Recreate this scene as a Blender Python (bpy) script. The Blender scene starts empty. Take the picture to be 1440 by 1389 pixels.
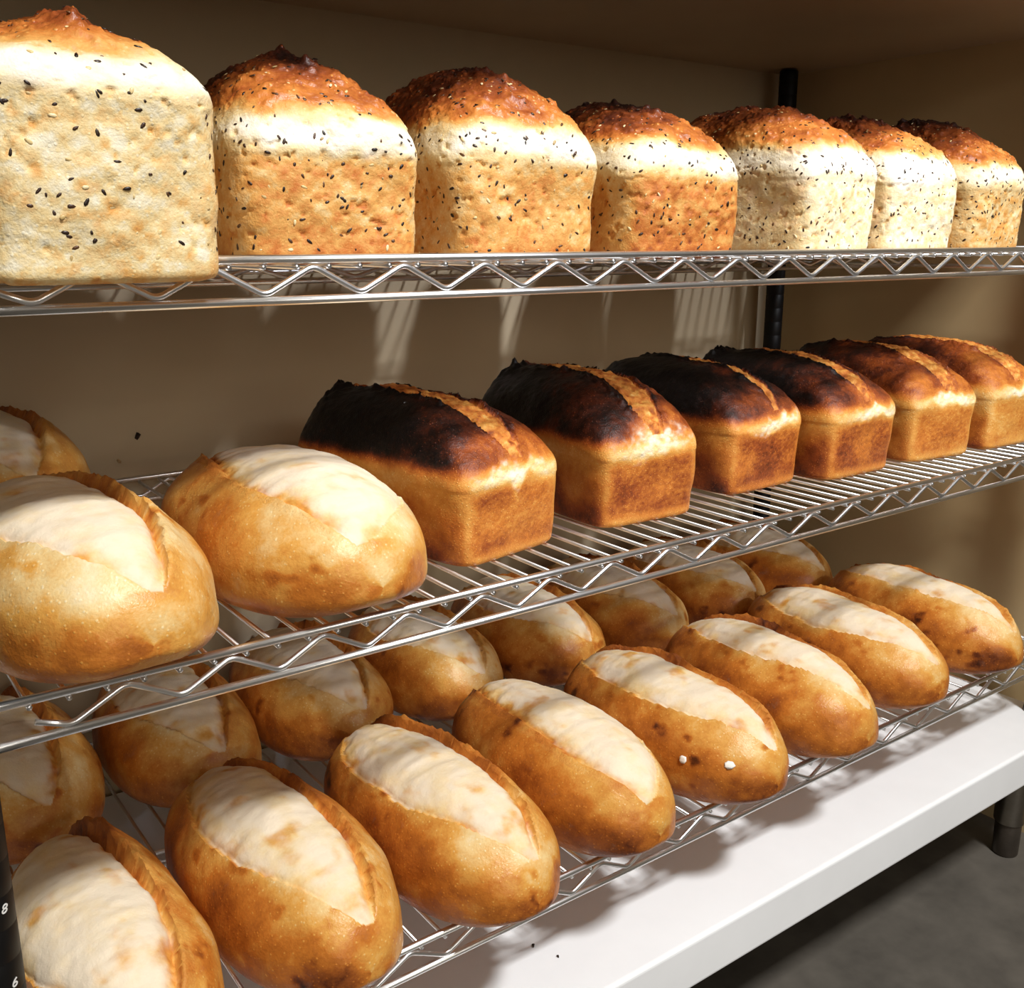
import bpy, math, random
import numpy as np
from mathutils import Vector, Matrix, Euler

# ------------------------------------------------------------------ basics
MM = 0.001
ZOFF = 832.0                       # the shop floor lies 832 mm below the working origin
sc = bpy.context.scene
col = sc.collection

def V(x, y, z):
    return Vector((x * MM, y * MM, (z + ZOFF) * MM))

def link(o, parent=None):
    col.objects.link(o)
    if parent is not None:
        o.parent = parent
    return o

def tag(o, label=None, cat=None, group=None, kind=None):
    if label: o['label'] = label
    if cat: o['category'] = cat
    if group: o['group'] = group
    if kind: o['kind'] = kind
    return o

def empty(name, loc, rz=0.0):
    o = bpy.data.objects.new(name, None)
    o.empty_display_size = 0.02
    o.location = loc
    o.rotation_euler = (0, 0, rz)
    return link(o)

# ------------------------------------------------------------------ noise (numpy)
def _hash(ix, iy, iz, seed):
    h = (ix.astype(np.int64) * 374761393 + iy.astype(np.int64) * 668265263 +
         iz.astype(np.int64) * 2147483647 + seed * 1274126177) & 0xFFFFFFFF
    h = ((h ^ (h >> 13)) * 1274126177) & 0xFFFFFFFF
    h = (h ^ (h >> 16)) & 0xFFFFFF
    return h / float(0xFFFFFF) * 2.0 - 1.0

def vnoise(p, seed=0):
    f = np.floor(p)
    i = f.astype(np.int64)
    t = p - f
    t = t * t * t * (t * (t * 6 - 15) + 10)
    out = 0
    for dx in (0, 1):
        wx = t[..., 0] if dx else 1 - t[..., 0]
        for dy in (0, 1):
            wy = t[..., 1] if dy else 1 - t[..., 1]
            for dz in (0, 1):
                wz = t[..., 2] if dz else 1 - t[..., 2]
                out = out + wx * wy * wz * _hash(i[..., 0] + dx, i[..., 1] + dy, i[..., 2] + dz, seed)
    return out

def fbm(p, seed=0, octv=3):
    a, s, o = 1.0, 0.0, 0
    for k in range(octv):
        o = o + a * vnoise(p * (2.03 ** k), seed + 17 * k)
        s += a
        a *= 0.5
    return o / s

def sstep(a, b, x):
    t = np.clip((x - a) / (b - a), 0, 1)
    return t * t * (3 - 2 * t)

# ------------------------------------------------------------------ materials
def lin(c):
    return tuple(((v / 255.0) / 12.92 if v / 255.0 <= 0.04045 else ((v / 255.0 + 0.055) / 1.055) ** 2.4) for v in c) + (1.0,)

def new_mat(name):
    m = bpy.data.materials.new(name)
    m.use_nodes = True
    nt = m.node_tree
    b = nt.nodes['Principled BSDF']
    return m, nt, b

def nd(nt, typ, **kw):
    n = nt.nodes.new(typ)
    for k, v in kw.items():
        setattr(n, k, v)
    return n

def mathn(nt, op, a=None, b=None, clamp=False):
    n = nd(nt, 'ShaderNodeMath', operation=op, use_clamp=clamp)
    for i, v in enumerate((a, b)):
        if v is None: continue
        if isinstance(v, (int, float)): n.inputs[i].default_value = v
        else: nt.links.new(v, n.inputs[i])
    return n.outputs[0]

def mixc(nt, fac, a, b, blend='MIX'):
    n = nd(nt, 'ShaderNodeMix', data_type='RGBA', blend_type=blend)
    for sock, v in ((n.inputs[0], fac), (n.inputs[6], a), (n.inputs[7], b)):
        if isinstance(v, (int, float)): sock.default_value = v
        elif isinstance(v, tuple): sock.default_value = v
        else: nt.links.new(v, sock)
    return n.outputs[2]

def noise_tex(nt, vec, scale, detail=3, rough=0.55):
    n = nd(nt, 'ShaderNodeTexNoise')
    n.inputs['Scale'].default_value = scale
    n.inputs['Detail'].default_value = detail
    n.inputs['Roughness'].default_value = rough
    nt.links.new(vec, n.inputs['Vector'])
    return n.outputs['Fac']

def ramp(nt, fac, stops):
    r = nd(nt, 'ShaderNodeValToRGB')
    e = r.color_ramp.elements
    while len(e) > 1: e.remove(e[-1])
    e[0].position, e[0].color = stops[0][0], stops[0][1]
    for p, c in stops[1:]:
        k = e.new(p); k.color = c
    nt.links.new(fac, r.inputs['Fac'])
    return r.outputs['Color']

def crust_material(name, stops, flour_col=(244, 230, 208), blister=0.5, rough=0.5, bump=0.5, fine=420.0, spec=0.35):
    """crust colour from a baked-ness attribute, dusting of flour from another, fine blisters from textures"""
    m, nt, b = new_mat(name)
    tc = nd(nt, 'ShaderNodeTexCoord')
    vec = tc.outputs['Object']
    at = nd(nt, 'ShaderNodeAttribute', attribute_name='bake')
    af = nd(nt, 'ShaderNodeAttribute', attribute_name='flour')
    n1 = noise_tex(nt, vec, fine * 0.22, 4, 0.65)
    n2 = noise_tex(nt, vec, fine, 3, 0.6)
    v = mathn(nt, 'ADD', at.outputs['Fac'], mathn(nt, 'MULTIPLY', mathn(nt, 'SUBTRACT', n1, 0.5), 0.30))
    v = mathn(nt, 'ADD', v, mathn(nt, 'MULTIPLY', mathn(nt, 'SUBTRACT', n2, 0.5), 0.16))
    vo = nd(nt, 'ShaderNodeTexVoronoi')
    vo.inputs['Scale'].default_value = fine * 0.62
    vo.inputs['Randomness'].default_value = 1.0
    nt.links.new(vec, vo.inputs['Vector'])
    dots = nd(nt, 'ShaderNodeMapRange', interpolation_type='SMOOTHSTEP')
    dots.inputs['From Min'].default_value = 0.34
    dots.inputs['From Max'].default_value = 0.10
    nt.links.new(vo.outputs['Distance'], dots.inputs['Value'])
    pick = nd(nt, 'ShaderNodeSeparateColor')
    nt.links.new(vo.outputs['Color'], pick.inputs[0])
    sel = mathn(nt, 'GREATER_THAN', pick.outputs[0], 0.55)
    d = mathn(nt, 'MULTIPLY', dots.outputs[0], sel)
    v = mathn(nt, 'SUBTRACT', v, mathn(nt, 'MULTIPLY', d, 0.22 * blister), True)
    c = ramp(nt, v, [(p, lin(k)) for p, k in stops])
    n3 = noise_tex(nt, vec, 60, 4, 0.6)
    fl = mathn(nt, 'ADD', af.outputs['Fac'], mathn(nt, 'MULTIPLY', mathn(nt, 'SUBTRACT', n3, 0.5), 0.55))
    fl = mathn(nt, 'ADD', fl, mathn(nt, 'MULTIPLY', mathn(nt, 'SUBTRACT', n1, 0.5), 0.55))
    flm = nd(nt, 'ShaderNodeMapRange', interpolation_type='SMOOTHSTEP')
    flm.inputs['From Min'].default_value = 0.16
    flm.inputs['From Max'].default_value = 0.98
    flm.inputs['To Max'].default_value = 0.88
    nt.links.new(fl, flm.inputs['Value'])
    c = mixc(nt, flm.outputs[0], c, lin(flour_col))
    nt.links.new(c, b.inputs['Base Color'])
    rr = mathn(nt, 'ADD', rough, mathn(nt, 'MULTIPLY', flm.outputs[0], 0.35), True)
    nt.links.new(rr, b.inputs['Roughness'])
    b.inputs['Specular IOR Level'].default_value = spec
    bp = nd(nt, 'ShaderNodeBump')
    bp.inputs['Strength'].default_value = bump
    bp.inputs['Distance'].default_value = 0.0012
    hsum = mathn(nt, 'ADD', mathn(nt, 'MULTIPLY', n2, 0.8), mathn(nt, 'ADD', mathn(nt, 'MULTIPLY', n1, 0.7), mathn(nt, 'MULTIPLY', d, 0.5 * blister)))
    nt.links.new(hsum, bp.inputs['Height'])
    nt.links.new(bp.outputs[0], b.inputs['Normal'])
    return m

BATARD_STOPS = [(0.0, (240, 222, 182)), (0.16, (233, 201, 140)), (0.34, (219, 160, 76)), (0.52, (194, 116, 42)),
                (0.70, (150, 80, 28)), (0.86, (98, 46, 18)), (1.0, (48, 22, 12))]
TIN_STOPS = [(0.0, (246, 226, 178)), (0.14, (238, 200, 128)), (0.30, (222, 158, 74)), (0.48, (196, 116, 44)),
             (0.64, (146, 70, 26)), (0.80, (78, 32, 15)), (0.92, (36, 17, 11)), (1.0, (14, 9, 8))]
SEED_STOPS = [(0.0, (238, 228, 200)), (0.14, (232, 206, 150)), (0.30, (220, 164, 88)), (0.48, (198, 118, 50)),
              (0.66, (150, 74, 30)), (0.84, (88, 38, 18)), (1.0, (38, 18, 12))]
M_BATARD = crust_material('batard crust', BATARD_STOPS, blister=0.6, rough=0.36, bump=0.45)
M_BLOOM = crust_material('floured bloom', BATARD_STOPS, flour_col=(238, 225, 202), blister=0.1, rough=0.6, bump=0.45, fine=330)
M_EAR = crust_material('torn ear', BATARD_STOPS, blister=0.15, rough=0.6, bump=0.9, fine=500)
M_TIN = crust_material('tin loaf crust', TIN_STOPS, blister=0.75, rough=0.42, bump=0.7, fine=620)
M_BURST = crust_material('burst seam crumb', TIN_STOPS, blister=0.2, rough=0.65, bump=1.0, fine=420)
M_SEEDLOAF = crust_material('seeded crust', SEED_STOPS, flour_col=(244, 238, 224), blister=0.35, rough=0.55, bump=0.7, fine=430)
M_SEEDLOAF_CRISP = crust_material('seeded top crust', SEED_STOPS, flour_col=(244, 238, 224), blister=0.9, rough=0.4, bump=0.9, fine=300, spec=0.5)

def seed_material():
    m, nt, b = new_mat('flax seeds')
    at = nd(nt, 'ShaderNodeAttribute', attribute_name='tone')
    c = ramp(nt, at.outputs['Fac'], [(0.0, lin((26, 17, 12))), (0.5, lin((66, 40, 22))), (0.75, lin((112, 74, 40))), (0.86, lin((214, 184, 122))), (1.0, lin((238, 218, 170)))])
    nt.links.new(c, b.inputs['Base Color'])
    b.inputs['Roughness'].default_value = 0.35
    return m
M_SEEDS = seed_material()

def chrome_material():
    m, nt, b = new_mat('chrome wire')
    tc = nd(nt, 'ShaderNodeTexCoord')
    n = noise_tex(nt, tc.outputs['Object'], 25, 2)
    b.inputs['Base Color'].default_value = (0.93, 0.925, 0.92, 1)
    b.inputs['Metallic'].default_value = 1.0
    nt.links.new(mathn(nt, 'ADD', 0.25, mathn(nt, 'MULTIPLY', n, 0.08)), b.inputs['Roughness'])
    return m
M_CHROME = chrome_material()

def plain(name, rgb, rough=0.5, spec=0.5, metallic=0.0, nscale=0, namp=0.0, bump=0.0, bdist=0.001):
    m, nt, b = new_mat(name)
    b.inputs['Roughness'].default_value = rough
    b.inputs['Specular IOR Level'].default_value = spec
    b.inputs['Metallic'].default_value = metallic
    if nscale:
        tc = nd(nt, 'ShaderNodeTexCoord')
        n = noise_tex(nt, tc.outputs['Object'], nscale, 5, 0.6)
        c0 = lin(tuple(max(0, v * (1 - namp)) for v in rgb)); c1 = lin(tuple(min(255, v * (1 + namp)) for v in rgb))
        nt.links.new(ramp(nt, n, [(0.3, c0), (0.7, c1)]), b.inputs['Base Color'])
        if bump:
            bp = nd(nt, 'ShaderNodeBump'); bp.inputs['Strength'].default_value = bump; bp.inputs['Distance'].default_value = bdist
            nt.links.new(n, bp.inputs['Height']); nt.links.new(bp.outputs[0], b.inputs['Normal'])
    else:
        b.inputs['Base Color'].default_value = lin(rgb)
    return m

M_PANEL = plain('cabinet panel laminate', (190, 173, 142), rough=0.34, spec=0.4, nscale=3.0, namp=0.03)
M_SIDE = plain('side panel laminate', (190, 166, 124), rough=0.5, spec=0.3, nscale=3.0, namp=0.03)
M_CEIL = plain('canopy laminate', (168, 146, 116), rough=0.55, spec=0.3, nscale=3.0, namp=0.03)
M_WHITE = plain('white plinth laminate', (246, 247, 248), rough=0.32, spec=0.45, nscale=8.0, namp=0.012)
M_BLACK = plain('black epoxy post', (9, 8, 8), rough=0.5, spec=0.3, nscale=60, namp=0.2)
M_COLLAR = plain('black post sleeve', (20, 19, 18), rough=0.45, nscale=60, namp=0.2)
M_NUM = plain('white numeral paint', (228, 226, 222), rough=0.5, nscale=80, namp=0.03)
M_STEEL = plain('brushed steel leg', (150, 144, 134), rough=0.28, metallic=1.0, nscale=40, namp=0.08)
M_FOOT = plain('dull adjustable foot', (92, 84, 76), rough=0.4, metallic=0.7, nscale=40, namp=0.1)
M_FLOOR = plain('grey concrete floor', (88, 83, 76), rough=0.5, spec=0.3, nscale=9.0, namp=0.16, bump=0.15, bdist=0.002)
M_CRUMB = plain('burnt crumb', (40, 26, 16), rough=0.8, nscale=300, namp=0.3)
M_CRUMB_PALE = plain('pale crumb', (176, 150, 110), rough=0.8, nscale=300, namp=0.2)
M_FLOUR = plain('flour dab', (250, 246, 236), rough=0.9, nscale=300, namp=0.02)

# ------------------------------------------------------------------ mesh helpers
def mesh_from(name, verts, faces, mat, smooth=True, attrs=None):
    me = bpy.data.meshes.new(name)
    verts = np.asarray(verts, dtype=np.float64) * MM
    if isinstance(faces, np.ndarray):
        nv, nf = len(verts), len(faces)
        k = faces.shape[1]
        me.vertices.add(nv)
        me.vertices.foreach_set('co', verts.astype(np.float32).ravel())
        me.loops.add(nf * k)
        me.loops.foreach_set('vertex_index', faces.astype(np.int32).ravel())
        me.polygons.add(nf)
        me.polygons.foreach_set('loop_start', np.arange(0, nf * k, k, dtype=np.int32))
        me.polygons.foreach_set('loop_total', np.full(nf, k, dtype=np.int32))
        me.update(calc_edges=True)
        me.validate()
    else:
        me.from_pydata([tuple(v) for v in verts], [], faces)
    me.polygons.foreach_set('use_smooth', np.full(len(me.polygons), smooth, dtype=bool))
    if attrs:
        for k, a in attrs.items():
            at = me.attributes.new(k, 'FLOAT', 'POINT')
            at.data.foreach_set('value', np.asarray(a, dtype=np.float32))
    me.materials.append(mat)
    me.update()
    return me

def obj(name, me, parent=None, loc=None):
    o = bpy.data.objects.new(name, me)
    if loc is not None: o.location = loc
    return link(o, parent)

def submesh(verts, faces, sel, attrs):
    f = faces[sel]
    used, inv = np.unique(f, return_inverse=True)
    return verts[used], inv.reshape(f.shape), {k: a[used] for k, a in attrs.items()}

def bevel_box(name, x0, x1, y0, y1, z0, z1, r, mat, parent=None, seg=3):
    """axis-aligned slab with rounded edges, origin at its base centre"""
    import bmesh
    bm = bmesh.new()
    bmesh.ops.create_cube(bm, size=1.0)
    sx, sy, sz = (x1 - x0) * MM, (y1 - y0) * MM, (z1 - z0) * MM
    for v in bm.verts:
        v.co = Vector((v.co.x * sx, v.co.y * sy, (v.co.z + 0.5) * sz))
    if r > 0:
        bmesh.ops.bevel(bm, geom=list(bm.edges), offset=r * MM, segments=seg, profile=0.5, affect='EDGES')
    me = bpy.data.meshes.new(name)
    bm.to_mesh(me); bm.free()
    me.materials.append(mat)
    o = bpy.data.objects.new(name, me)
    o.location = V((x0 + x1) / 2, (y0 + y1) / 2, z0)
    return link(o, parent)

def tube_arrays(pts, r, seg=10):
    """swept round wire along a list of points (mm)"""
    pts = [Vector(p) for p in pts]
    n = len(pts)
    vs, fs = [], []
    prev = None
    for i, p in enumerate(pts):
        t = (pts[min(i + 1, n - 1)] - pts[max(i - 1, 0)]).normalized()
        if prev is None:
            a = Vector((0, 0, 1)) if abs(t.z) < 0.9 else Vector((0, 1, 0))
            u = (a - t * a.dot(t)).normalized()
        else:
            u = (prev - t * prev.dot(t)).normalized()
        prev = u
        w = t.cross(u)
        for k in range(seg):
            an = 2 * math.pi * k / seg
            vs.append(p + (u * math.cos(an) + w * math.sin(an)) * r)
    for i in range(n - 1):
        for k in range(seg):
            a, b = i * seg + k, i * seg + (k + 1) % seg
            fs.append((a, b, b + seg, a + seg))
    fs.append(tuple(reversed(range(seg))))
    fs.append(tuple(range((n - 1) * seg, n * seg)))
    return [tuple(v) for v in vs], fs

def tube(name, pts, r, mat, parent=None, seg=10, loc=None):
    v, f = tube_arrays(pts, r, seg)
    return obj(name, mesh_from(name, v, f, mat), parent, loc)

def fillet(pts, rad, n=5):
    """round the corners of a poly-line"""
    out = [Vector(pts[0])]
    for a, b, c in zip(pts[:-2], pts[1:-1], pts[2:]):
        a, b, c = Vector(a), Vector(b), Vector(c)
        d0, d1 = (a - b).normalized(), (c - b).normalized()
        p0, p1 = b + d0 * rad, b + d1 * rad
        for k in range(n + 1):
            t = k / n
            out.append(p0 * (1 - t) ** 2 + b * 2 * t * (1 - t) + p1 * t * t)
    out.append(Vector(pts[-1]))
    return out

def lathe(name, prof, mat, parent=None, loc=None, seg=28):
    vs, fs = [], []
    for (r, z) in prof:
        for k in range(seg):
            a = 2 * math.pi * k / seg
            vs.append((r * math.cos(a), r * math.sin(a), z))
    for i in range(len(prof) - 1):
        for k in range(seg):
            a, b = i * seg + k, i * seg + (k + 1) % seg
            fs.append((a, b, b + seg, a + seg))
    fs.append(tuple(reversed(range(seg))))
    fs.append(tuple(range((len(prof) - 1) * seg, len(prof) * seg)))
    me = mesh_from(name, vs, fs, mat)
    try:
        me.set_sharp_from_angle(angle=math.radians(40))
    except Exception:
        pass
    return obj(name, me, parent, loc)

# ------------------------------------------------------------------ camera
CX, CY, CZ = -578.8, -691.0, 161.44
YAW, PITCH, F = 0.6333, 0.2491, 1417.0
cam_d = bpy.data.cameras.new('camera')
cam = bpy.data.objects.new('camera', cam_d)
col.objects.link(cam)
cam_d.sensor_width = 36.0
cam_d.sensor_fit = 'HORIZONTAL'
cam_d.lens = F / 1440.0 * 36.0
cam_d.clip_start = 0.01
fw = Vector((math.sin(YAW) * math.cos(PITCH), math.cos(YAW) * math.cos(PITCH), -math.sin(PITCH)))
rt = Vector((math.cos(YAW), -math.sin(YAW), 0))
up = rt.cross(fw)
M = Matrix((rt, up, -fw)).transposed().to_4x4()
M.translation = V(CX, CY, CZ)
cam.matrix_world = M
sc.camera = cam

# ------------------------------------------------------------------ the cabinet (setting)
X_SIDE, Y_BACK, Z_CEIL = 1042.0, 640.0, 457.0
PL_TOP, PL_BOT, PL_FRONT, PL_END = -578.0, -640.0, -50.0, 1003.0
tag(bevel_box('wall_back', -1100, X_SIDE + 20, Y_BACK, Y_BACK + 20, -ZOFF, Z_CEIL + 22, 0, M_PANEL), 'beige laminate back panel of the bread cabinet', None, None, 'structure')
tag(bevel_box('wall_right', X_SIDE, X_SIDE + 20, -60, Y_BACK, -ZOFF, Z_CEIL, 0, M_SIDE), 'tan side panel at the right end of the racks', None, None, 'structure')
tag(bevel_box('ceiling', -1100, X_SIDE + 20, -60, Y_BACK, Z_CEIL, Z_CEIL + 22, 0, M_CEIL), 'brown canopy panel above the top shelf', None, None, 'structure')
tag(bevel_box('floor', -4500, 5200, -6500, 2500, -ZOFF - 30, -ZOFF, 0, M_FLOOR), 'dark grey concrete shop floor', None, None, 'structure')

# white plinth on steel legs
plinth = empty('plinth', V(150, 290, -ZOFF))
tag(plinth, 'long white laminate plinth carrying the wire rack above the floor', 'plinth')
def under(o, root):
    bpy.context.view_layer.update()
    o.location = o.location - root.location
    o.parent = root
    return o
under(bevel_box('slab', -860, PL_END, PL_FRONT, 632, PL_BOT, PL_TOP, 5.0, M_WHITE, seg=4), plinth)
for (lx, ly) in ((962, 18), (-800, 18), (962, 580), (-800, 580)):
    lg = lathe('leg', [(23, 60), (24, 62), (24, 190), (24, 192.5)], M_STEEL, plinth, V(lx, ly, -ZOFF) - plinth.location)
    ft = lathe('foot', [(18, 0), (20, 3), (20.5, 58), (20.5, 61)], M_FOOT, lg)

# ------------------------------------------------------------------ the wire rack
PITCH_Z = 76.2
X_L, X_R = -513.0, 982.0           # post axes
Y_F, Y_B = 10.0, 588.0
Y_TRUSS_F, Y_TRUSS_M, Y_TRUSS_B = 0.0, 298.0, 610.0
RAIL_H = 29.0
rack = empty('wire_shelving_rack', V((X_L + X_R) / 2, (Y_F + Y_B) / 2, PL_TOP))
tag(rack, 'chrome wire shelving rack with three decks on black posts above white plinth', 'shelving rack')
RL = rack.location.copy()

def world_tube(name, pts, r, mat, parent, base, seg=10):
    """tube whose object origin is at base (world mm) and points given in world mm"""
    b = Vector(base)
    return tube(name, [Vector(p) - b for p in pts], r, mat, parent, None, seg) if False else tube(name, [Vector(p) - b for p in pts], r, mat, parent, seg=seg)

def make_shelf(z_low, phase, y_off, z_name):
    base = Vector(((X_L + X_R) / 2, (Y_F + Y_B) / 2, z_low))
    sh = bpy.data.objects.new('wire_shelf', None)
    sh.empty_display_size = 0.02
    link(sh, rack)
    sh.location = V(*base) - RL
    zu = z_low + RAIL_H
    xl, xr = X_L + 15, X_R - 15
    for ty, double in ((Y_TRUSS_F, True), (Y_TRUSS_M, False), (Y_TRUSS_B, True)):
        y = ty + y_off
        r = 3.3 if double else 2.6
        x0, x1 = (xl, xr) if double else (X_L + 6, X_R - 6)
        zr = zu if double else zu - 10.2
        world_tube('upper_rail', [(x0, y, zr), (0, y, zr), (x1, y, zr)], r, M_CHROME, sh, base, 14)
        world_tube('lower_rail', [(x0, y, z_low), (0, y, z_low), (x1, y, z_low)], r, M_CHROME, sh, base, 14)
        zp, zv = zr - r - 1.6, z_low + r + 0.6
        k0 = math.ceil((x0 + 14 - phase) / PITCH_Z)
        pts = [(phase + PITCH_Z * k0 - PITCH_Z * 0.30, y, zv + (zp - zv) * 0.42)]
        x = phase + PITCH_Z * k0
        while x < x1 - 20:
            pts.append((x, y, zv))
            if x + PITCH_Z / 2 < x1 - 12: pts.append((x + PITCH_Z / 2, y, zp))
            x += PITCH_Z
        pts.append((pts[-1][0] + PITCH_Z * 0.22, y, (zp + zv) / 2))
        world_tube('zigzag_wire', fillet(pts, 6.0), 2.35, M_CHROME, sh, base, 10)
    # end rails between front and rear posts
    for x in (X_L + 4, X_R - 4):
        for z in (z_low, zu):
            world_tube('end_rail', [(x, Y_F + 18, z), (x, 300, z), (x, Y_B - 18, z)], 3.3, M_CHROME, sh, base, 12)
    # cross wires of the deck, one every third of the zig-zag
    me = None
    zw = zu - 5.4
    ph = phase % 25.4
    x = X_L + 22 + ((ph - (X_L + 22)) % 25.4)
    me = mesh_from('cross_wire', *tube_arrays([(0, Y_TRUSS_F - 1 + y_off, 0), (0, 300, 0), (0, Y_TRUSS_B + 1 + y_off, 0)], 2.0, 8), M_CHROME)
    while x < X_R - 18:
        o = bpy.data.objects.new('cross_wire', me)
        o.location = Vector(((x - base.x) * MM, -base.y * MM, (zw - base.z) * MM))
        link(o, sh)
        x += 25.4
    # sleeves where the shelf grips the posts
    for px in (X_L, X_R):
        for py in (Y_F, Y_B):
            c = lathe('corner_collar', [(18.5, -5), (20.5, -4), (21.5, 16), (20.0, 33), (18.2, 34)], M_CHROME, sh)
            c.location = Vector(((px - base.x) * MM, (py - base.y) * MM, 0))
    return zu - 5.4 + 2.0 + 0.15

ZT, ZM, ZB = 117.5, -167.1, -490.7
DECK_T = make_shelf(ZT, -441.6, 0.0, 'top')
DECK_M = make_shelf(ZM, -447.9, -1.0, 'mid')
DECK_B = make_shelf(ZB, -152.1, -5.0, 'low')

POST_H = Z_CEIL - PL_TOP - 3
for px in (X_L, X_R):
    for py in (Y_F, Y_B):
        prof = [(15.0, 18.0)]
        z = 25.0
        while z < POST_H - 8:
            prof += [(16.6, z - 1.2), (16.3, z - 0.4), (16.3, z + 0.4), (16.6, z + 1.2)]
            z += 25.4
        prof += [(16.6, POST_H - 2), (15.0, POST_H)]
        p = lathe('post', prof, M_BLACK, rack, V(px, py, PL_TOP) - RL, 32)
        lathe('levelling_foot', [(17, 0), (18, 2), (17, 9), (8, 12), (8, 18)], M_COLLAR, p)
        if px == X_L and py == Y_F:
            for txt, zz in (('8', -283.0), ('6', -342.0)):
                cu = bpy.data.curves.new('numeral', 'FONT')
                cu.body = txt; cu.size = 0.0095; cu.align_x = 'CENTER'; cu.align_y = 'CENTER'; cu.extrude = 0.0003
                cu.shear = 0.25
                t = bpy.data.objects.new('numeral', cu)
                col.objects.link(t)
                bpy.context.view_layer.update()
                me = bpy.data.meshes.new_from_object(t.evaluated_get(bpy.context.evaluated_depsgraph_get()))
                bpy.data.objects.remove(t)
                me.materials.clear(); me.materials.append(M_NUM)
                an = math.radians(27)
                n = obj('numeral', me, p)
                n.rotation_euler = (math.pi / 2, 0, an)
                n.location = Vector((16.8 * math.sin(an) * MM, -16.8 * math.cos(an) * MM, (zz - PL_TOP) * MM))

# ------------------------------------------------------------------ batards
def batard(seed, L=285., W=165., H=120., ear=1, bow=1.05, off=0.25, tilt=0.06, ear_h=13.0, gap=15.0, bake=0.43, flour=0.78, dark_side=0.15, spread=0.93, oth_h=2.4):
    """free-standing oval loaf; front end at -y.  ear=+1: lip on the right of the bloom, -1: on the left."""
    rs = np.random.RandomState(seed)
    NS, NV = 170, 230
    t = np.linspace(-math.pi / 2, math.pi / 2, NS)
    s = np.sin(t) * 0.9999999                       # +1 is the front end
    ph = np.linspace(-math.pi, math.pi, NV, endpoint=False) + math.pi / NV
    S, PH = np.meshgrid(s, ph, indexing='ij')
    k = (1 - np.abs(S) ** 2.5) ** (1 / 2.1)
    kz = (1 - np.abs(S) ** 2.7) ** (1 / 2.3)
    zc = 0.36 * H
    sx, cx = np.sin(PH), np.cos(PH)
    eu = 2.15
    n_up = (np.abs(sx) ** eu + np.abs(cx) ** eu) ** (-1 / eu)
    el = 3.6
    n_lo = (np.abs(sx) ** el + np.abs(cx) ** el) ** (-1 / el)
    nn = np.where(cx >= 0, n_up, n_lo)
    a = W / 2
    X = a * k * nn * sx
    Zu = zc + (H - zc) * kz * nn * cx
    Zl = zc + zc * (0.25 + 0.75 * k) * k ** 0.25 * nn * cx
    Z = np.where(cx >= 0, Zu, Zl)
    Y = -S * L / 2
    P = np.stack([X, Y, Z], -1)
    # slow lumpiness of a hand-shaped loaf
    q = P / 62.0
    lump = fbm(q, seed, 2)
    # numeric normals
    dS = np.gradient(P, axis=0); dV = np.roll(P, -1, 1) - np.roll(P, 1, 1)
    N = np.cross(dS, dV); N /= np.linalg.norm(N, axis=-1, keepdims=True) + 1e-9
    if (N[NS // 2, NV // 2] @ np.array([0, 0, 1])) < 0: N = -N
    foot = sstep(0.0, 0.35 * H, Z)
    P = P + N * (lump * 4.0 * foot)[..., None]
    # --- the score
    one = np.zeros_like(S)
    jag = fbm(np.stack([P[..., 1] / 17.0, P[..., 0] / 14.0, one + seed], -1), seed + 5, 3)
    env = np.sqrt(np.clip(1 - (np.clip((S - 0.0) / spread, -1, 1)) ** 2, 0, 1))
    wav = 0.05 * fbm(np.stack([S * 2.2, one + seed * 3, one], -1), seed + 9, 2)
    R = a * 0.80 * np.maximum(k, 0.15)
    c0 = off + tilt * S
    e_ph = ear * (c0 + 0.28 * env + wav) + 0.02 * jag      # lip side boundary
    o_ph = ear * (c0 - bow * env ** 0.72 * (0.90 + 0.14 * sstep(0.9, -0.7, S)) + wav) + 0.04 * jag
    de = (PH - e_ph) * ear * R                  # >0 outside, lip side (mm)
    do = (o_ph - PH) * ear * R                  # >0 outside, other side (mm)
    inside = (de < 0) & (do < 0) & (env > 0.10)
    lipv = fbm(np.stack([S * 3.1, one + 3.3, one + seed], -1), seed + 21, 2)
    amp = sstep(0.10, 0.60, env) * (0.50 + 0.50 * sstep(0.75, -0.5, S)) * (0.85 + 0.5 * lipv)
    D = np.zeros_like(S)
    mid = np.clip(-de / (R * (bow + 0.24) * env + 1e-6), 0, 1)
    mid = np.clip(4 * mid * (1 - mid), 0, 1)
    dem = np.minimum(de, 0); dom = np.minimum(do, 0); dep = np.maximum(de, 0); dop = np.maximum(do, 0)
    D += np.where(inside, 4.0 * mid * env, 0)
    D += np.where(inside, -gap * amp * np.exp(-(dem / (7.5 + 4.0 * jag)) ** 2), 0)
    D += np.where(inside, -1.8 * env * np.exp(-(dom / 3.0) ** 2), 0)
    lip = ear_h * amp * (0.9 + 0.22 * jag)
    ramp_in = sstep(-0.5, 2.0, de)
    D += np.where((de >= -0.5) & (env > 0.1), lip * ramp_in * np.exp(-dep / 13.0), 0)
    D += np.where((do >= 0) & (env > 0.1), oth_h * sstep(0.1, 0.5, env) * np.exp(-dop / 7.0) * (0.8 + 0.4 * jag), 0)
    topm = sstep(-0.25, 0.25, cx)
    D *= topm
    # fold wrinkles and pits
    wr = vnoise(np.stack([P[..., 1] / 5.5, P[..., 0] / 30.0, P[..., 2] / 30.0], -1), seed + 40)
    wr2 = fbm(P / 9.0, seed + 41, 3)
    wr3 = fbm(np.stack([P[..., 1] / 16.0, P[..., 0] / 45.0, P[..., 2] / 45.0], -1), seed + 43, 2)
    D += np.where(inside, 0.35 * wr + 0.9 * wr2 + 1.3 * wr3, 0.4 * wr2) * foot
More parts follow.
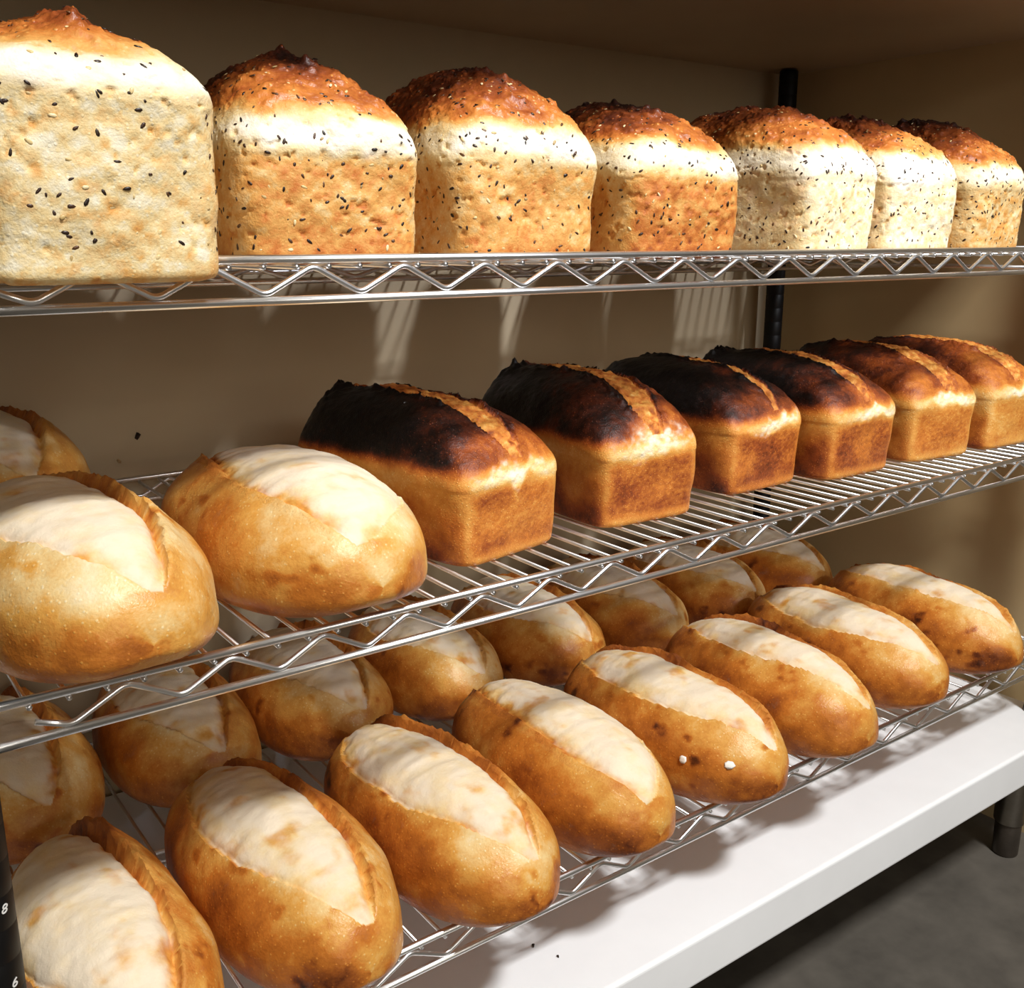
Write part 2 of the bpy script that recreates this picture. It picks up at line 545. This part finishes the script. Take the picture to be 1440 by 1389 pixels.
    torn = np.where(inside, np.exp(-(dem / (8.0 + 5.0 * jag)) ** 2), 0) * np.clip(amp * 1.3, 0, 1)
    torn = np.maximum(torn, np.where((de >= 0) & (de < 2.5), 0.8, 0) * np.clip(amp * 1.3, 0, 1))
    D += torn * 3.4 * fbm(P / 3.4, seed + 50, 2)
    P = P + N * D[..., None]
    # lip leans up and over the gap, ragged
    lean = np.where((de >= -1.0) & (de < 12), sstep(-1.0, 1.5, de) * np.exp(-(dep / 6.0) ** 2), 0) * amp * topm
    P[..., 2] += lean * ear_h * 0.30 * (0.9 + 0.5 * jag)
    P[..., 0] -= lean * ear_h * 0.30 * ear
    P[..., 2] = np.maximum(P[..., 2], 0.25)
    # --- how it is baked
    lowf = fbm(P / 38.0, seed + 60, 3)
    spots = sstep(0.22, 0.75, fbm(P / 17.0, seed + 61, 2) + 0.10 * fbm(P / 4.0, seed + 63, 2)) * sstep(-0.1, 0.5, fbm(P / 60.0, seed + 62, 2) + 0.15)
    B = bake + 0.27 * lowf + 0.34 * spots
    B += 0.22 * sstep(0.30 * H, 0.03 * H, Z) * (0.6 + 0.5 * lowf)
    B += 0.10 * sstep(0.55, 1.0, np.abs(S))
    B += dark_side * sstep(0.2, 1.0, -sx) + 0.07 * sstep(0.3, -0.8, S)  # left flank browner, part of its shade put into the crust colour
    B -= 0.16 * sstep(0.15, 0.9, S) * sstep(0.1, 0.8, cx)
    FL = 0.06 + 0.10 * lowf + 0.30 * sstep(6.0, 0.0, Z)
    patch = fbm(np.stack([P[..., 0] / 20, P[..., 1] / 30, P[..., 2] / 20], -1), seed + 70, 3)
    edge_soft = np.clip(np.exp(np.minimum(do, 0) / 8.0) * (0.75 + 0.5 * jag), 0, 1)
    patch2 = fbm(P / 24.0, seed + 72, 3)
    Bi = 0.15 + 0.14 * patch + 0.20 * sstep(0.1, 0.7, patch2) + 0.16 * edge_soft + 0.08 * sstep(0.3, -0.9, S)
    Fi = flour + 0.55 * patch - 0.95 * torn - 0.38 * sstep(0.1, 0.7, patch2) - 0.15 * sstep(0.2, -0.9, S)
    Bi = Bi + torn * (0.42 + 0.22 * fbm(P / 5.0, seed + 75, 2))
    B = np.where(inside, Bi, B)
    FL = np.where(inside, Fi - 0.4 * edge_soft, FL)
    rim = np.where(de >= 0, np.exp(-np.maximum(de, 0) / 5.0), 0) * amp * topm
    B = B + 0.16 * rim * (~inside)
    nearseam = np.where(do >= 0, np.exp(-np.maximum(do, 0) / 13.0), 0) * (env > 0.12) * topm
    B = B - 0.16 * nearseam * (~inside)
    P[0] = P[0].mean(0); P[-1] = P[-1].mean(0)
    verts = P.reshape(-1, 3)
    attrs = {'bake': B.ravel(), 'flour': FL.ravel()}
    ii, jj = np.meshgrid(np.arange(NS - 1), np.arange(NV), indexing='ij')
    a0 = ii * NV + jj; a1 = ii * NV + (jj + 1) % NV
    F4 = np.stack([a0, a0 + NV, a1 + NV, a1], -1).reshape(-1, 4)
    def fmean(A): return A.reshape(-1)[F4].mean(1)
    fin = inside.reshape(-1)[F4].sum(1) >= 2
    fear = (~fin) & (fmean(de) > -2) & (fmean(de) < 8) & (fmean(env) > 0.25) & (fmean(topm) > 0.6) & (fmean(amp) > 0.2)
    return verts, F4, attrs, fin, fear

BREADS = []
def place_batard(x, y, rot, deck, label, group, seed, **kw):
    v, f, at, fin, fear = batard(seed, **kw)
    root = empty('batard_loaf', V(x, y, deck), math.radians(rot))
    tag(root, label, 'bread loaf', group)
    for nm, sel, mt, lb in (('crust', ~(fin | fear), M_BATARD, None), ('bloom', fin, M_BLOOM, 'pale floured bloom opened along the score'), ('ear', fear, M_EAR, 'raised torn lip beside the bloom')):
        vv, ff, aa = submesh(v, f, sel, at)
        o = obj(nm, mesh_from(nm, vv, ff, mt, True, aa), root)
        if lb: o['label'] = lb
    BREADS.append(root)
    return root

# ------------------------------------------------------------------ tin loaves
def tin_grid(L, W, HT, H, seed, taper=0.05, pw=2.3, pl=2.8, ql=2.2, n_lo=9.0, n_hi=3.0, NA=400, NR=150, over=3.0, back=None):
    """rounded box in the tin, dome above it; rows run from under the loaf to the crown"""
    a, b = W / 2, L / 2
    # contour directions spaced evenly along a rounded rectangle
    th = np.linspace(0, 2 * math.pi, 4000, endpoint=False)
    def contour(th, n, a, b):
        c, s_ = np.cos(th), np.sin(th)
        r = (np.abs(c / a) ** n + np.abs(s_ / b) ** n) ** (-1 / n)
        return r * c, r * s_
    cx, cy = contour(th, n_lo, a, b)
    ds = np.hypot(np.diff(np.append(cx, cx[0])), np.diff(np.append(cy, cy[0])))
    arc = np.concatenate([[0], np.cumsum(ds)])
    tt = np.interp(np.linspace(0, arc[-1], NA, endpoint=False), arc, np.append(th, 2 * math.pi))
    tx, ty = np.cos(tt), np.sin(tt)
    rows = []
    for f in np.linspace(0.04, 0.97, 22):                       # underside
        rows.append(('b', f))
    nb = 50
    for i in range(nb): rows.append(('s', i / nb))         # sides in the tin
    nu = NR - nb - 4
    for i in range(nu): rows.append(('d', i / (nu - 1)))   # dome
    P = np.zeros((len(rows), NA, 3)); U = np.zeros((len(rows), NA))
    rb = 7.0
    for i, (k, f) in enumerate(rows):
        if k == 'b':
            sc_, z, h, n = f, 0.0, 0.0, n_lo
            ax, by = (a * (1 - taper) - rb) * sc_, (b * (1 - taper * 0.6) - rb) * sc_
        elif k == 's':
            z = HT * f
            tp = 1 - taper * (1 - f)
            ins = rb - math.sqrt(max(0, rb * rb - max(0, rb - z) ** 2)) if z < rb else 0
            ax, by = a * tp - ins, b * (1 - taper * 0.6 * (1 - f)) - ins
            n = n_lo; h = 0
        else:
            an = f * math.pi / 2 * 0.99999
            h = math.sin(an)
            ca = max(1e-4, 1 - h ** pw) ** (1 / pw)
            cb = max(1e-4, 1 - h ** pl) ** (1 / ql)
            n = n_lo + (n_hi - n_lo) * min(1, h * 1.35)
            z = HT + (H - HT) * h
            lipb = over * math.exp(-((h * (H - HT) - 7) / 9.0) ** 2)
            ax, by = a * ca + lipb, b * cb + lipb * 0.4
            if back is not None:
                cbb = max(1e-4, 1 - h ** back[0]) ** (1 / back[1])
                by = np.where(ty > 0, b * cbb + lipb * 0.4, by)
        r = (np.abs(tx / ax) ** n + np.abs(ty / by) ** n) ** (-1 / n)
        P[i, :, 0], P[i, :, 1], P[i, :, 2] = r * tx, r * ty, z
        U[i] = h
    NRr = len(rows)
    dR = np.gradient(P, axis=0); dA = np.roll(P, -1, 1) - np.roll(P, 1, 1)
    N = np.cross(dA, dR); N /= np.linalg.norm(N, axis=-1, keepdims=True) + 1e-9
    ii, jj = np.meshgrid(np.arange(NRr - 1), np.arange(NA), indexing='ij')
    a0 = ii * NA + jj; a1 = ii * NA + (jj + 1) % NA
    F4 = np.stack([a0, a1, a1 + NA, a0 + NA], -1).reshape(-1, 4)
    return P, N, U, F4

def white_tin(seed, L=270., W=135., HT=74., H=142., burn=0.5, split=13.0, sx0=6.0, back_rise=0.0, horn=5.0, bake=0.30, face=0.56, lipl=6.0, brk_h=9.5, brk_c=0.0, brk_x=0.0):
    P, N, U, F4 = tin_grid(L, W, HT, H, seed, pw=2.3, pl=2.2, ql=1.75, n_lo=9.0, n_hi=4.0, over=1.0, back=(5.0, 3.0))
    X, Y, Z = P[..., 0].copy(), P[..., 1].copy(), P[..., 2].copy()
    dome = sstep(HT + 4, HT + 26, Z)
    D = fbm(P / 48.0, seed, 2) * 3.0 * sstep(0, 40, Z)
    # burst along the crown
    xs = sx0 + 7 * fbm(np.stack([Y / 70, Y * 0 + seed, Y * 0], -1), seed + 3, 2)
    jag = fbm(np.stack([Y / 13, X / 9, Y * 0 + seed], -1), seed + 4, 3)
    endf = sstep(-L * 0.50, -L * 0.36, Y) * sstep(L * 0.50, L * 0.44, Y)
    hw = split * (0.35 + 0.65 * endf) * (1 + 0.25 * jag)
    dx = np.abs(X - xs) - hw
    onTop = sstep(HT + 12, HT + 30, Z)
    inside = (dx < 0) & (Z > HT + 22)
    D += np.where(inside, 3.2 * fbm(P / 6.5, seed + 7, 3) + 2.0 - 4.0 * np.exp(-(dx / 3.5) ** 2), 0) * onTop
    D += np.where(~inside, lipl * np.exp(-np.maximum(dx, 0) / 8.0) * (0.35 + 1.1 * np.maximum(0, jag + 0.15)), 0) * onTop * endf
    D += 0.8 * fbm(P / 7.0, seed + 9, 3) * dome
    # side bulge where the dough sprang out of the tin
    D += 1.6 * sstep(W * 0.40, W * 0.48, np.abs(X)) * np.exp(-((Z - HT - 14) / 14.0) ** 2) * (0.7 + 0.6 * fbm(P / 30.0, seed + 12, 2))
    # the pale break in front
    fr = sstep(-L * 0.36, -L * 0.47, Y) * sstep(W * 0.48, W * 0.40, np.abs(X))
    nbx = fbm(np.stack([X / 26, X * 0, X * 0 + seed], -1), seed + 13, 2)
    brk = np.exp(-(np.abs(Z - HT - 9 - brk_c + 9 * nbx) / (brk_h * (0.95 + 0.7 * fbm(np.stack([X / 17, X * 0, X * 0 + seed], -1), seed + 16, 2)))) ** 2.6)
    brk = brk * (0.30 + 0.70 * np.exp(-((X - sx0 - brk_x) / (W * 0.30)) ** 2))
    D += fr * brk * (0.2 + 1.8 * fbm(P / 5.0, seed + 14, 3))
    P = P + N * D[..., None]
    P[..., 2] += back_rise * sstep(0, L / 2, Y) * sstep(HT, H, Z)
    if horn > 0:   # burnt horn standing at the rear of the crown
        hb = np.exp(-(((Y - L * 0.42) / 20) ** 2 + ((X + W * 0.14) / 24) ** 2)) * sstep(HT + 20, HT + 50, Z)
        P[..., 2] += horn * hb * (0.8 + 0.7 * fbm(P / 9.0, seed + 15, 3))
    P[..., 2] = np.maximum(P[..., 2], 0.25)
    Z2 = P[..., 2]
    lowf = fbm(P / 40.0, seed + 20, 3)
    # baked: gold in the tin, darker to the top, nearly black at the rear crown
    B = bake + 0.10 * lowf + 0.10 * sstep(HT * 0.5, 0, Z)
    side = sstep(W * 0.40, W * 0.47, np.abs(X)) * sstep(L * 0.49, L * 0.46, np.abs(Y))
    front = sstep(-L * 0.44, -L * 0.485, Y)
    B += 0.34 * side * sstep(HT * 1.0, HT * 0.45, Z) * (0.85 + 0.5 * lowf)  # long sides browner, and the shade on their lower part painted in
    facepatch = sstep(W * 0.47, W * 0.33, np.abs(X)) * sstep(HT + 4, HT - 10, Z) * sstep(6, 20, Z)
    B += front * facepatch * (face - bake + 0.10 * lowf + 0.10 * fbm(P / 3.0, seed + 24, 2))
    B += np.clip(burn, 0, 1) * dome * (0.31 + 0.28 * sstep(-L * 0.40, L * 0.36, Y) + 0.20 * lowf + 0.17 * sstep(W * 0.1, -W * 0.3, X)) * (0.74 + 0.26 * sstep(-0.48 * L, -0.34 * L, Y + 14 * lowf))
    B += 0.10 * dome
    B = B - 0.30 * fr * brk
    FL = np.clip(fr * brk * (0.62 + 0.9 * fbm(P / 6.0, seed + 33, 3)), 0, 1)
    Bi = 0.36 + 0.34 * fbm(P / 7.0, seed + 30, 3) + burn * 0.35 * sstep(L * 0.05, L * 0.45, Y) + 0.1 * burn
    lipb = np.where(~inside, np.exp(-np.maximum(dx, 0) / 6.0), 0) * onTop * endf
    B = B + 0.22 * burn * lipb
    B = np.where(inside, Bi, B)
    FL = np.where(inside, 0.12, FL)
    fin = inside.reshape(-1)[F4].sum(1) >= 2
    brkm = (fr * brk)
    fbr = (~fin) & (brkm.reshape(-1)[F4].mean(1) > 0.42)
    return P.reshape(-1, 3), F4, {'bake': B.ravel(), 'flour': FL.ravel()}, fin, fbr

def cap_bottom(v, f, at, NA=400):
    return v, f, at

def place_tin(x, y, rot, label, seed, **kw):
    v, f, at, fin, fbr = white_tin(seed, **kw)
    root = empty('tin_loaf', V(x, y, DECK_M), math.radians(rot))
    tag(root, label, 'bread loaf', 'plain tin loaves on the middle shelf')
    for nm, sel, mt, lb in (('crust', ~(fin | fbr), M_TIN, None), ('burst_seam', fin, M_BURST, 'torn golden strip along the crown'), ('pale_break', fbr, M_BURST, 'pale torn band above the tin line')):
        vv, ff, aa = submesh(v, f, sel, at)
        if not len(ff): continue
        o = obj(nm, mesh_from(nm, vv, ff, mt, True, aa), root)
        if lb: o['label'] = lb
    BREADS.append(root)
    return root

_sv, _sf = [], []
def _seed_shape():
    nu_, nv_ = 5, 7
    vs = [(0, 0, 0.5)]
    for i in range(1, nu_):
        a = math.pi * i / nu_
        for j in range(nv_):
            b = 2 * math.pi * j / nv_
            vs.append((0.5 * math.sin(a) * math.cos(b) * (1 + 0.25 * math.cos(b)), 0.5 * math.sin(a) * math.sin(b), 0.5 * math.cos(a)))
    vs.append((0, 0, -0.5))
    fs = []
    for j in range(nv_):
        fs.append((0, 1 + j, 1 + (j + 1) % nv_))
    for i in range(nu_ - 2):
        for j in range(nv_):
            a, b = 1 + i * nv_ + j, 1 + i * nv_ + (j + 1) % nv_
            fs.append((a, a + nv_, b + nv_)); fs.append((a, b + nv_, b))
    last = len(vs) - 1
    for j in range(nv_):
        fs.append((last, 1 + (nu_ - 2) * nv_ + (j + 1) % nv_, 1 + (nu_ - 2) * nv_ + j))
    return np.array(vs), np.array(fs)
SEED_V, SEED_F = _seed_shape()

def seeded_loaf(seed, L=230., W=160., HT=92., H=170., bake_face=0.32, bake_top=0.58, band=0.9, sag=0.0, ridge=0.0, crown_x=0.0, nseeds=820, pit=1.0, pale=0.0):
    P, N, U, F4 = tin_grid(L, W, HT, H, seed, taper=0.035, pw=2.1, pl=2.3, ql=1.8, n_lo=7.0, n_hi=2.4, NA=460, NR=170, over=1.2)
    X, Y, Z = P[..., 0].copy(), P[..., 1].copy(), P[..., 2].copy()
    body = sstep(0, 30, Z)
    top = sstep(HT + 26, HT + 44, Z + 9 * fbm(P / 26.0, seed + 2, 3))
    D = fbm(P / 46.0, seed, 2) * 4.0 * body
    D += 1.0 * fbm(P / 9.0, seed + 1, 3) * body
    rough = top * (2.6 * np.maximum(0, fbm(P / 7.0, seed + 5, 3)) * 1.6 + 2.2 * fbm(P / 15.0, seed + 6, 2))
    D += rough
    # knobbly crest along the crown
    cr = np.exp(-((X - crown_x - 8 * fbm(np.stack([Y / 50, Y * 0, Y * 0 + seed], -1), seed + 8, 2)) / 14.0) ** 2) * sstep(H - 34, H - 10, Z)
    D += cr * (2.0 + 9.0 * np.maximum(0, fbm(P / 10.0, seed + 9, 3)) + ridge * np.exp(-((Y + L * 0.2) / 40.0) ** 2))
    # pits and drag marks of the cut-like front face
    pits = sstep(0.34, 0.60, fbm(np.stack([P[..., 0] / 5.5, P[..., 1] / 7.0, P[..., 2] / 7.0], -1), seed + 11, 2))
    D -= pit * 1.9 * pits * (1 - top) * body
    # stretched shoulder just above the tin line
    D += 1.6 * np.exp(-((Z - HT - 12) / 18.0) ** 2) * (0.6 + 0.7 * fbm(P / 34.0, seed + 12, 2))
    P = P + N * D[..., None]
    if sag:
        P[..., 2] -= sag * sstep(-L / 2 + 30, -L / 2 + 14, P[..., 1]) * sstep(HT * 1.2, 0, P[..., 2])
    lowf = fbm(P / 44.0, seed + 20, 3)
    fine = fbm(P / 8.0, seed + 21, 3)
    shoulder = np.exp(-((Z - HT - 17 + 12 * lowf) / 14.0) ** 2)
    front = sstep(-L * 0.40, -L * 0.47, Y)
    facez = sstep(HT + 8, HT - 12, Z + 8 * lowf)
    B = 0.22 + 0.08 * lowf
    panel = sstep(W * 0.50, W * 0.36, np.abs(X)) * front + (1 - front) * sstep(L * 0.48, L * 0.3, np.abs(Y)) * 0.5
    B += panel * facez * (bake_face - 0.22 + 0.22 * fine)
    B += 0.10 * sstep(14, 0, Z)
    B = B * (1 - 0.75 * shoulder * (1 - top)) + top * (bake_top - 0.18 + 0.16 * lowf + 0.10 * fine + 0.18 * sstep(H - 40, H, Z) + 0.10 * sstep(-L * 0.4, L * 0.2, Y))
    B += 0.22 * cr * top
    FL = shoulder * (1 - top) * band * (0.35 + 0.65 * front) * (0.85 + 0.7 * fbm(P / 13.0, seed + 25, 3)) + 0.05 * fine
    B += 0.11 * pits * (1 - top)
    FL = FL + pale * (1 - top) * (0.8 + 0.6 * lowf)
    P[..., 2] = np.maximum(P[..., 2], 0.25 - sag)
    if sag:
        yr = P[..., 1] + L / 2
        P[..., 2] = np.maximum(P[..., 2], np.where((P[..., 2] < 20) & (yr > 25), 7.3 * sstep(24, 29, yr) * sstep(90, 50, yr), -99))
    verts = P.reshape(-1, 3)
    ftop = top.reshape(-1)[F4].mean(1) > 0.5
    # seeds pressed into the skin
    rs = np.random.RandomState(seed + 99)
    flat = verts; Nf = N.reshape(-1, 3)
    e1 = np.roll(P, -1, 1) - P; e2 = np.vstack([P[1:] - P[:-1], P[-1:] * 0])
    area = np.linalg.norm(np.cross(e1, e2), axis=-1).ravel()
    keep = (P[..., 2].ravel() > 3)
    clump = 0.35 + np.maximum(0, fbm(P / 18.0, seed + 30, 2).ravel() + 0.25)
    clump = clump * (1 + 0.4 * shoulder.ravel())
    prob = area * keep * clump; prob /= prob.sum()
    idx = rs.choice(len(flat), nseeds, replace=False, p=prob)
    SV, SF, ST = [], [], []
    nv_ = len(SEED_V)
    for c, i in enumerate(idx):
        n = Nf[i]
        r = rs.normal(size=3); t = r - n * (r @ n); t /= np.linalg.norm(t); b_ = np.cross(n, t)
        l, w_, h_ = rs.uniform(3.6, 5.8), rs.uniform(1.9, 2.8), rs.uniform(0.9, 1.4)
        if rs.rand() < 0.25: l, w_ = l * 0.6, w_ * 0.7
        pv = flat[i] + n * rs.uniform(-0.35, 0.2) + SEED_V[:, :1] * l * t + SEED_V[:, 1:2] * w_ * b_ + SEED_V[:, 2:] * h_ * n
        SV.append(pv); SF.append(SEED_F + c * nv_)
        ST.append(np.full(nv_, rs.uniform(0.0, 0.7) if rs.rand() < 0.8 else rs.uniform(0.8, 1.0)))
    return verts, F4, {'bake': B.ravel(), 'flour': FL.ravel()}, ftop, (np.concatenate(SV), np.concatenate(SF), np.concatenate(ST))

def place_seeded(x, y, rot, label, seed, **kw):
    v, f, at, ftop, sd = seeded_loaf(seed, **kw)
    root = empty('seeded_loaf', V(x, y, DECK_T), math.radians(rot))
    tag(root, label, 'bread loaf', 'seeded loaves on the top shelf')
    for nm, sel, mt, lb in (('crust', ~ftop, M_SEEDLOAF, None), ('top_crust', ftop, M_SEEDLOAF_CRISP, 'crisp browned domed top')):
        vv, ff, aa = submesh(v, f, sel, at)
        o = obj(nm, mesh_from(nm, vv, ff, mt, True, aa), root)
        if lb: o['label'] = lb
    s = obj('flax_seeds', mesh_from('flax_seeds', sd[0], sd[1], M_SEEDS, True, {'tone': sd[2]}), root)
    s['kind'] = 'stuff'
    s['label'] = 'dark flax seeds baked into the crust'
    BREADS.append(root)
    return root

# ------------------------------------------------------------------ top shelf: seven seeded loaves
# x = centre, yf = front face
def top(xc, yf, rot, label, seed, L=285, W=156, **kw):
    place_seeded(xc, yf + L / 2, rot, label, seed, L=L, W=W, **kw)
top(-399, -36, 0, 'largest seeded loaf with a blond front, leftmost on the top shelf', 101, L=290, W=160, HT=98, H=155, pale=0.22, bake_face=0.14, bake_top=0.34, band=0.8, sag=10, ridge=6, crown_x=5, nseeds=600)
top(-200, 22, -7, 'brown-faced seeded loaf, second from the left on the top shelf', 102, HT=78, H=163, bake_face=0.36, bake_top=0.54, band=0.9)
top(-21, 18, -5, 'golden-faced seeded loaf with white shoulder, third from the left on the top shelf', 103, HT=78, H=168, bake_face=0.32, bake_top=0.52, band=0.9)
top(152, 6, -3, 'seeded loaf with the brownest front face, fourth from the left on the top shelf', 104, HT=72, H=149, bake_face=0.46, bake_top=0.56, band=0.8)
top(380, 11, 4, 'blond seeded loaf showing its left side, fifth from the left on the top shelf', 105, HT=80, H=162, W=152, bake_face=0.10, bake_top=0.44, band=0.8, pale=0.36)
top(568, 25, -1, 'blond seeded loaf, second from the right end of the top shelf', 106, HT=80, H=163, bake_face=0.08, bake_top=0.44, band=0.8, pale=0.42)
top(738, 27, 2, 'golden seeded loaf at the far right end of the top shelf', 107, W=148, HT=78, H=169, bake_face=0.24, bake_top=0.54, band=0.8)

# ------------------------------------------------------------------ middle shelf
GB = 'scored batards on the wire shelves'
#PLACE-MID
place_batard(-416, 120, 5, DECK_M, 'floured batard at the front left of the middle shelf, ear on its right', GB, 201, L=340, W=178, H=112, ear=1, bake=0.28)
place_batard(-225, 135, 1, DECK_M, 'batard beside the first dark tin loaf on the middle shelf, seam facing left', GB, 202, L=340, W=188, H=112, ear=-1, bow=1.5, off=0.25, ear_h=5, gap=4, bake=0.31)
place_batard(-415, 462, 4, DECK_M, 'dim batard at the back left of the middle shelf with a tall dark ear', GB, 203, L=290, W=190, H=125, ear=1, ear_h=14, bake=0.45)
def tin(xc, yf, rot, label, seed, L=268, W=146, HT=76, H=148, **kw):
    place_tin(xc, yf + L / 2, rot, label, seed, L=L, W=W, HT=HT, H=H, **kw)
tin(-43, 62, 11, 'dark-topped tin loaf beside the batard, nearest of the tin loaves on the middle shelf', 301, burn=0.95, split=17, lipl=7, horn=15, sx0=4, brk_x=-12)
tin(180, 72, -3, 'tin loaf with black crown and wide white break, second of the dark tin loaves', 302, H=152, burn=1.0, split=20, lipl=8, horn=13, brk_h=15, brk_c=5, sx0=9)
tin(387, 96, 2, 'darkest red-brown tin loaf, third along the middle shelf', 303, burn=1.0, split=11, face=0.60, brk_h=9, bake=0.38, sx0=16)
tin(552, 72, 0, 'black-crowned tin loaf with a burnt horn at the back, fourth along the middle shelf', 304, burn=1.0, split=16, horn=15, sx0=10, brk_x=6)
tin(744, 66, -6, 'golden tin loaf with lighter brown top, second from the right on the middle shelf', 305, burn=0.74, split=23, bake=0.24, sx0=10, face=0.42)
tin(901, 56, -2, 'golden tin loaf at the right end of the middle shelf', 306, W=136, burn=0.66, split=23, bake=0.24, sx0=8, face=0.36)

# ------------------------------------------------------------------ bottom shelf, two rows of batards
#PLACE-LOW
FR = [
 (-422, 104, 2, 'batard at the lower left corner of the bottom shelf, against the black post', dict(ear=1, bow=1.45, W=149, L=312, H=106)),
 (-263, 112, 3, 'batard with a broad floured bloom, second from the left in the bottom front row', dict(ear=1, bow=1.05)),
 (-98, 100, 3, 'batard with a browned swirl in its bloom, third in the bottom front row', dict(ear=1)),
 (72, 110, 1, 'batard with its seam low on the left side, fourth in the bottom front row', dict(ear=-1, bow=1.4, ear_h=6, gap=4)),
 (244, 105, 1, 'batard with two white flour dabs on its crust, fifth in the bottom front row', dict(ear=1, bow=1.0, oth_h=4)),
 (421, 106, -2, 'batard with a long left seam, third from the right in the bottom front row', dict(ear=1, bow=0.9, off=0.35, oth_h=5)),
 (614, 128, -4, 'batard second from the right in the bottom front row', dict(ear=1)),
 (806, 126, -4, 'batard at the right end of the bottom front row, near the side panel', dict(ear=1, bow=0.85, off=0.3, oth_h=5)),
]
for i, (x, y, r, lb, kw) in enumerate(FR):
    r_ = place_batard(x, y, r, DECK_B, lb, GB, 401 + i, **dict(dict(L=332, W=163, H=116), **kw))
    if i == 4:                                         # two dabs of flour on its near flank
        for (p_, n_, rad) in (((-47.5, -135.5, 68.9), (-0.67, -0.58, 0.46), 7.0), ((-70.0, -88.0, 62.5), (-0.95, -0.19, 0.26), 6.2)):
            rs_ = np.random.RandomState(int(rad * 10))
            dv = SEED_V * np.array([rad * 1.7, rad * 1.5, 1.6]) * (1 + 0.16 * rs_.normal(size=(len(SEED_V), 1)))
            d_ = obj('flour_dab', mesh_from('flour_dab', dv, SEED_F, M_FLOUR), r_)
            d_.location = Vector(p_) * MM
            d_.rotation_euler = Vector(n_).to_track_quat('Z', 'Y').to_euler()
            d_['label'] = 'white dab of flour'
BK = [(-430, 'shaded batard at the left end of the bottom back row, beside the black post'),
      (-250, 'shaded batard, second from the left in the back row of the bottom shelf'),
      (-75, 'shaded batard, third from the left in the back row of the bottom shelf'),
      (100, 'shaded batard, fourth from the left in the back row of the bottom shelf'),
      (280, 'shaded batard, fifth from the left in the back row of the bottom shelf'),
      (450, 'shaded batard, third from the right in the back row of the bottom shelf'),
      (630, 'shaded batard, second from the right in the back row of the bottom shelf'),
      (805, 'shaded batard at the right end of the back row of the bottom shelf')]
for i, (x, lb) in enumerate(BK):
    place_batard(x, 448, 0, DECK_B, lb, GB, 501 + i, L=300, W=170, H=116, ear=1, bake=0.40)

# ------------------------------------------------------------------ crumbs and specks
def crumb(x, y, z, r, label, mat, seed, normal='z', sq=0.6):
    rs = np.random.RandomState(seed)
    v = SEED_V * np.array([r * 2.0, r * 1.3, r * 1.1]) * (1 + 0.25 * rs.normal(size=(len(SEED_V), 1)))
    me = mesh_from('crumb', v, SEED_F, mat, False)
    o = obj('crumb', me, None, V(x, y, z))
    o.rotation_euler = (0, 0, rs.uniform(0, 6)) if normal == 'z' else (math.pi / 2, rs.uniform(0, 6), 0)
    tag(o, label, 'crumb')
    return o
crumb(-208, Y_BACK - 1.5, -88, 5.0, 'black burnt flake stuck on the back panel above the batards', M_CRUMB, 1, 'y')
crumb(-234, Y_BACK - 1.5, -119, 3.6, 'smaller greenish brown flake stuck low on the back panel', M_CRUMB_PALE, 2, 'y')
#CRUMBS
crumb(-9, 46 - 0, PL_TOP + 1.5, 2.6, 'black crumb on the white plinth below the third batard', M_CRUMB, 3)
crumb(2, 18, PL_TOP + 1.0, 2.0, 'small dark crumb just right of the black crumb on the plinth', M_CRUMB, 4)

# ------------------------------------------------------------------ light
def area(name, loc, target, sx, sy, energy, color=(1, 1, 1)):
    l = bpy.data.lights.new(name, 'AREA')
    l.shape = 'RECTANGLE'; l.size = sx; l.size_y = sy; l.energy = energy; l.color = color
    o = bpy.data.objects.new(name, l)
    o.location = loc
    d = (target - loc).normalized()
    o.rotation_euler = d.to_track_quat('-Z', 'Y').to_euler()
    return link(o)
#LIGHTS
area('ceiling_spot_light', V(150, -1750, 2500), V(150, 100, -200), 0.40, 0.40, 112, (0.985, 0.985, 0.98))
for tx in (60, 720):                                    # two track spots down the aisle, aimed at the top shelf
    l = bpy.data.lights.new('track_spot_light', 'SPOT')
    l.energy = 430; l.spot_size = math.radians(11.5); l.spot_blend = 0.6; l.shadow_soft_size = 0.12; l.color = (0.86, 0.89, 1.0)
    o = bpy.data.objects.new('track_spot_light', l)
    o.location = V(1270 + tx * 0.05, -4500, 2420)
    o.rotation_euler = (V(tx, 400, 90) - o.location).to_track_quat('-Z', 'Y').to_euler()
    link(o)
area('far_ceiling_light', V(-1500, -6500, 1900), V(200, 300, 0), 2.0, 0.5, 38, (1.0, 0.97, 0.93))
area('wall_fill_light', V(-1200, -9000, 1150), V(200, 600, 300), 4.0, 1.4, 55, (1.0, 0.91, 0.76))  # added fill with no visible source, brightens the upper back wall
w = bpy.data.worlds.new('world')
sc.world = w
w.use_nodes = True
nt = w.node_tree
tcw = nd(nt, 'ShaderNodeTexCoord')
sepw = nd(nt, 'ShaderNodeSeparateXYZ')
nt.links.new(tcw.outputs['Generated'], sepw.inputs[0])
rw = nd(nt, 'ShaderNodeMapRange', interpolation_type='SMOOTHSTEP')
for kk, vv in (('From Min', -0.35), ('From Max', 0.55), ('To Min', 0.0), ('To Max', 1.0)): rw.inputs[kk].default_value = vv
nt.links.new(sepw.outputs[2], rw.inputs['Value'])
cw = mixc(nt, rw.outputs[0], (0.030, 0.026, 0.021, 1), (0.20, 0.17, 0.135, 1))
nt.links.new(cw, nt.nodes['Background'].inputs[0])
nt.nodes['Background'].inputs[1].default_value = 0.9

sc.view_settings.view_transform = 'Standard'
sc.view_settings.look = 'None'
sc.view_settings.gamma = 1.0
sc.view_settings.use_curve_mapping = False
sc.view_settings.exposure = 0.12
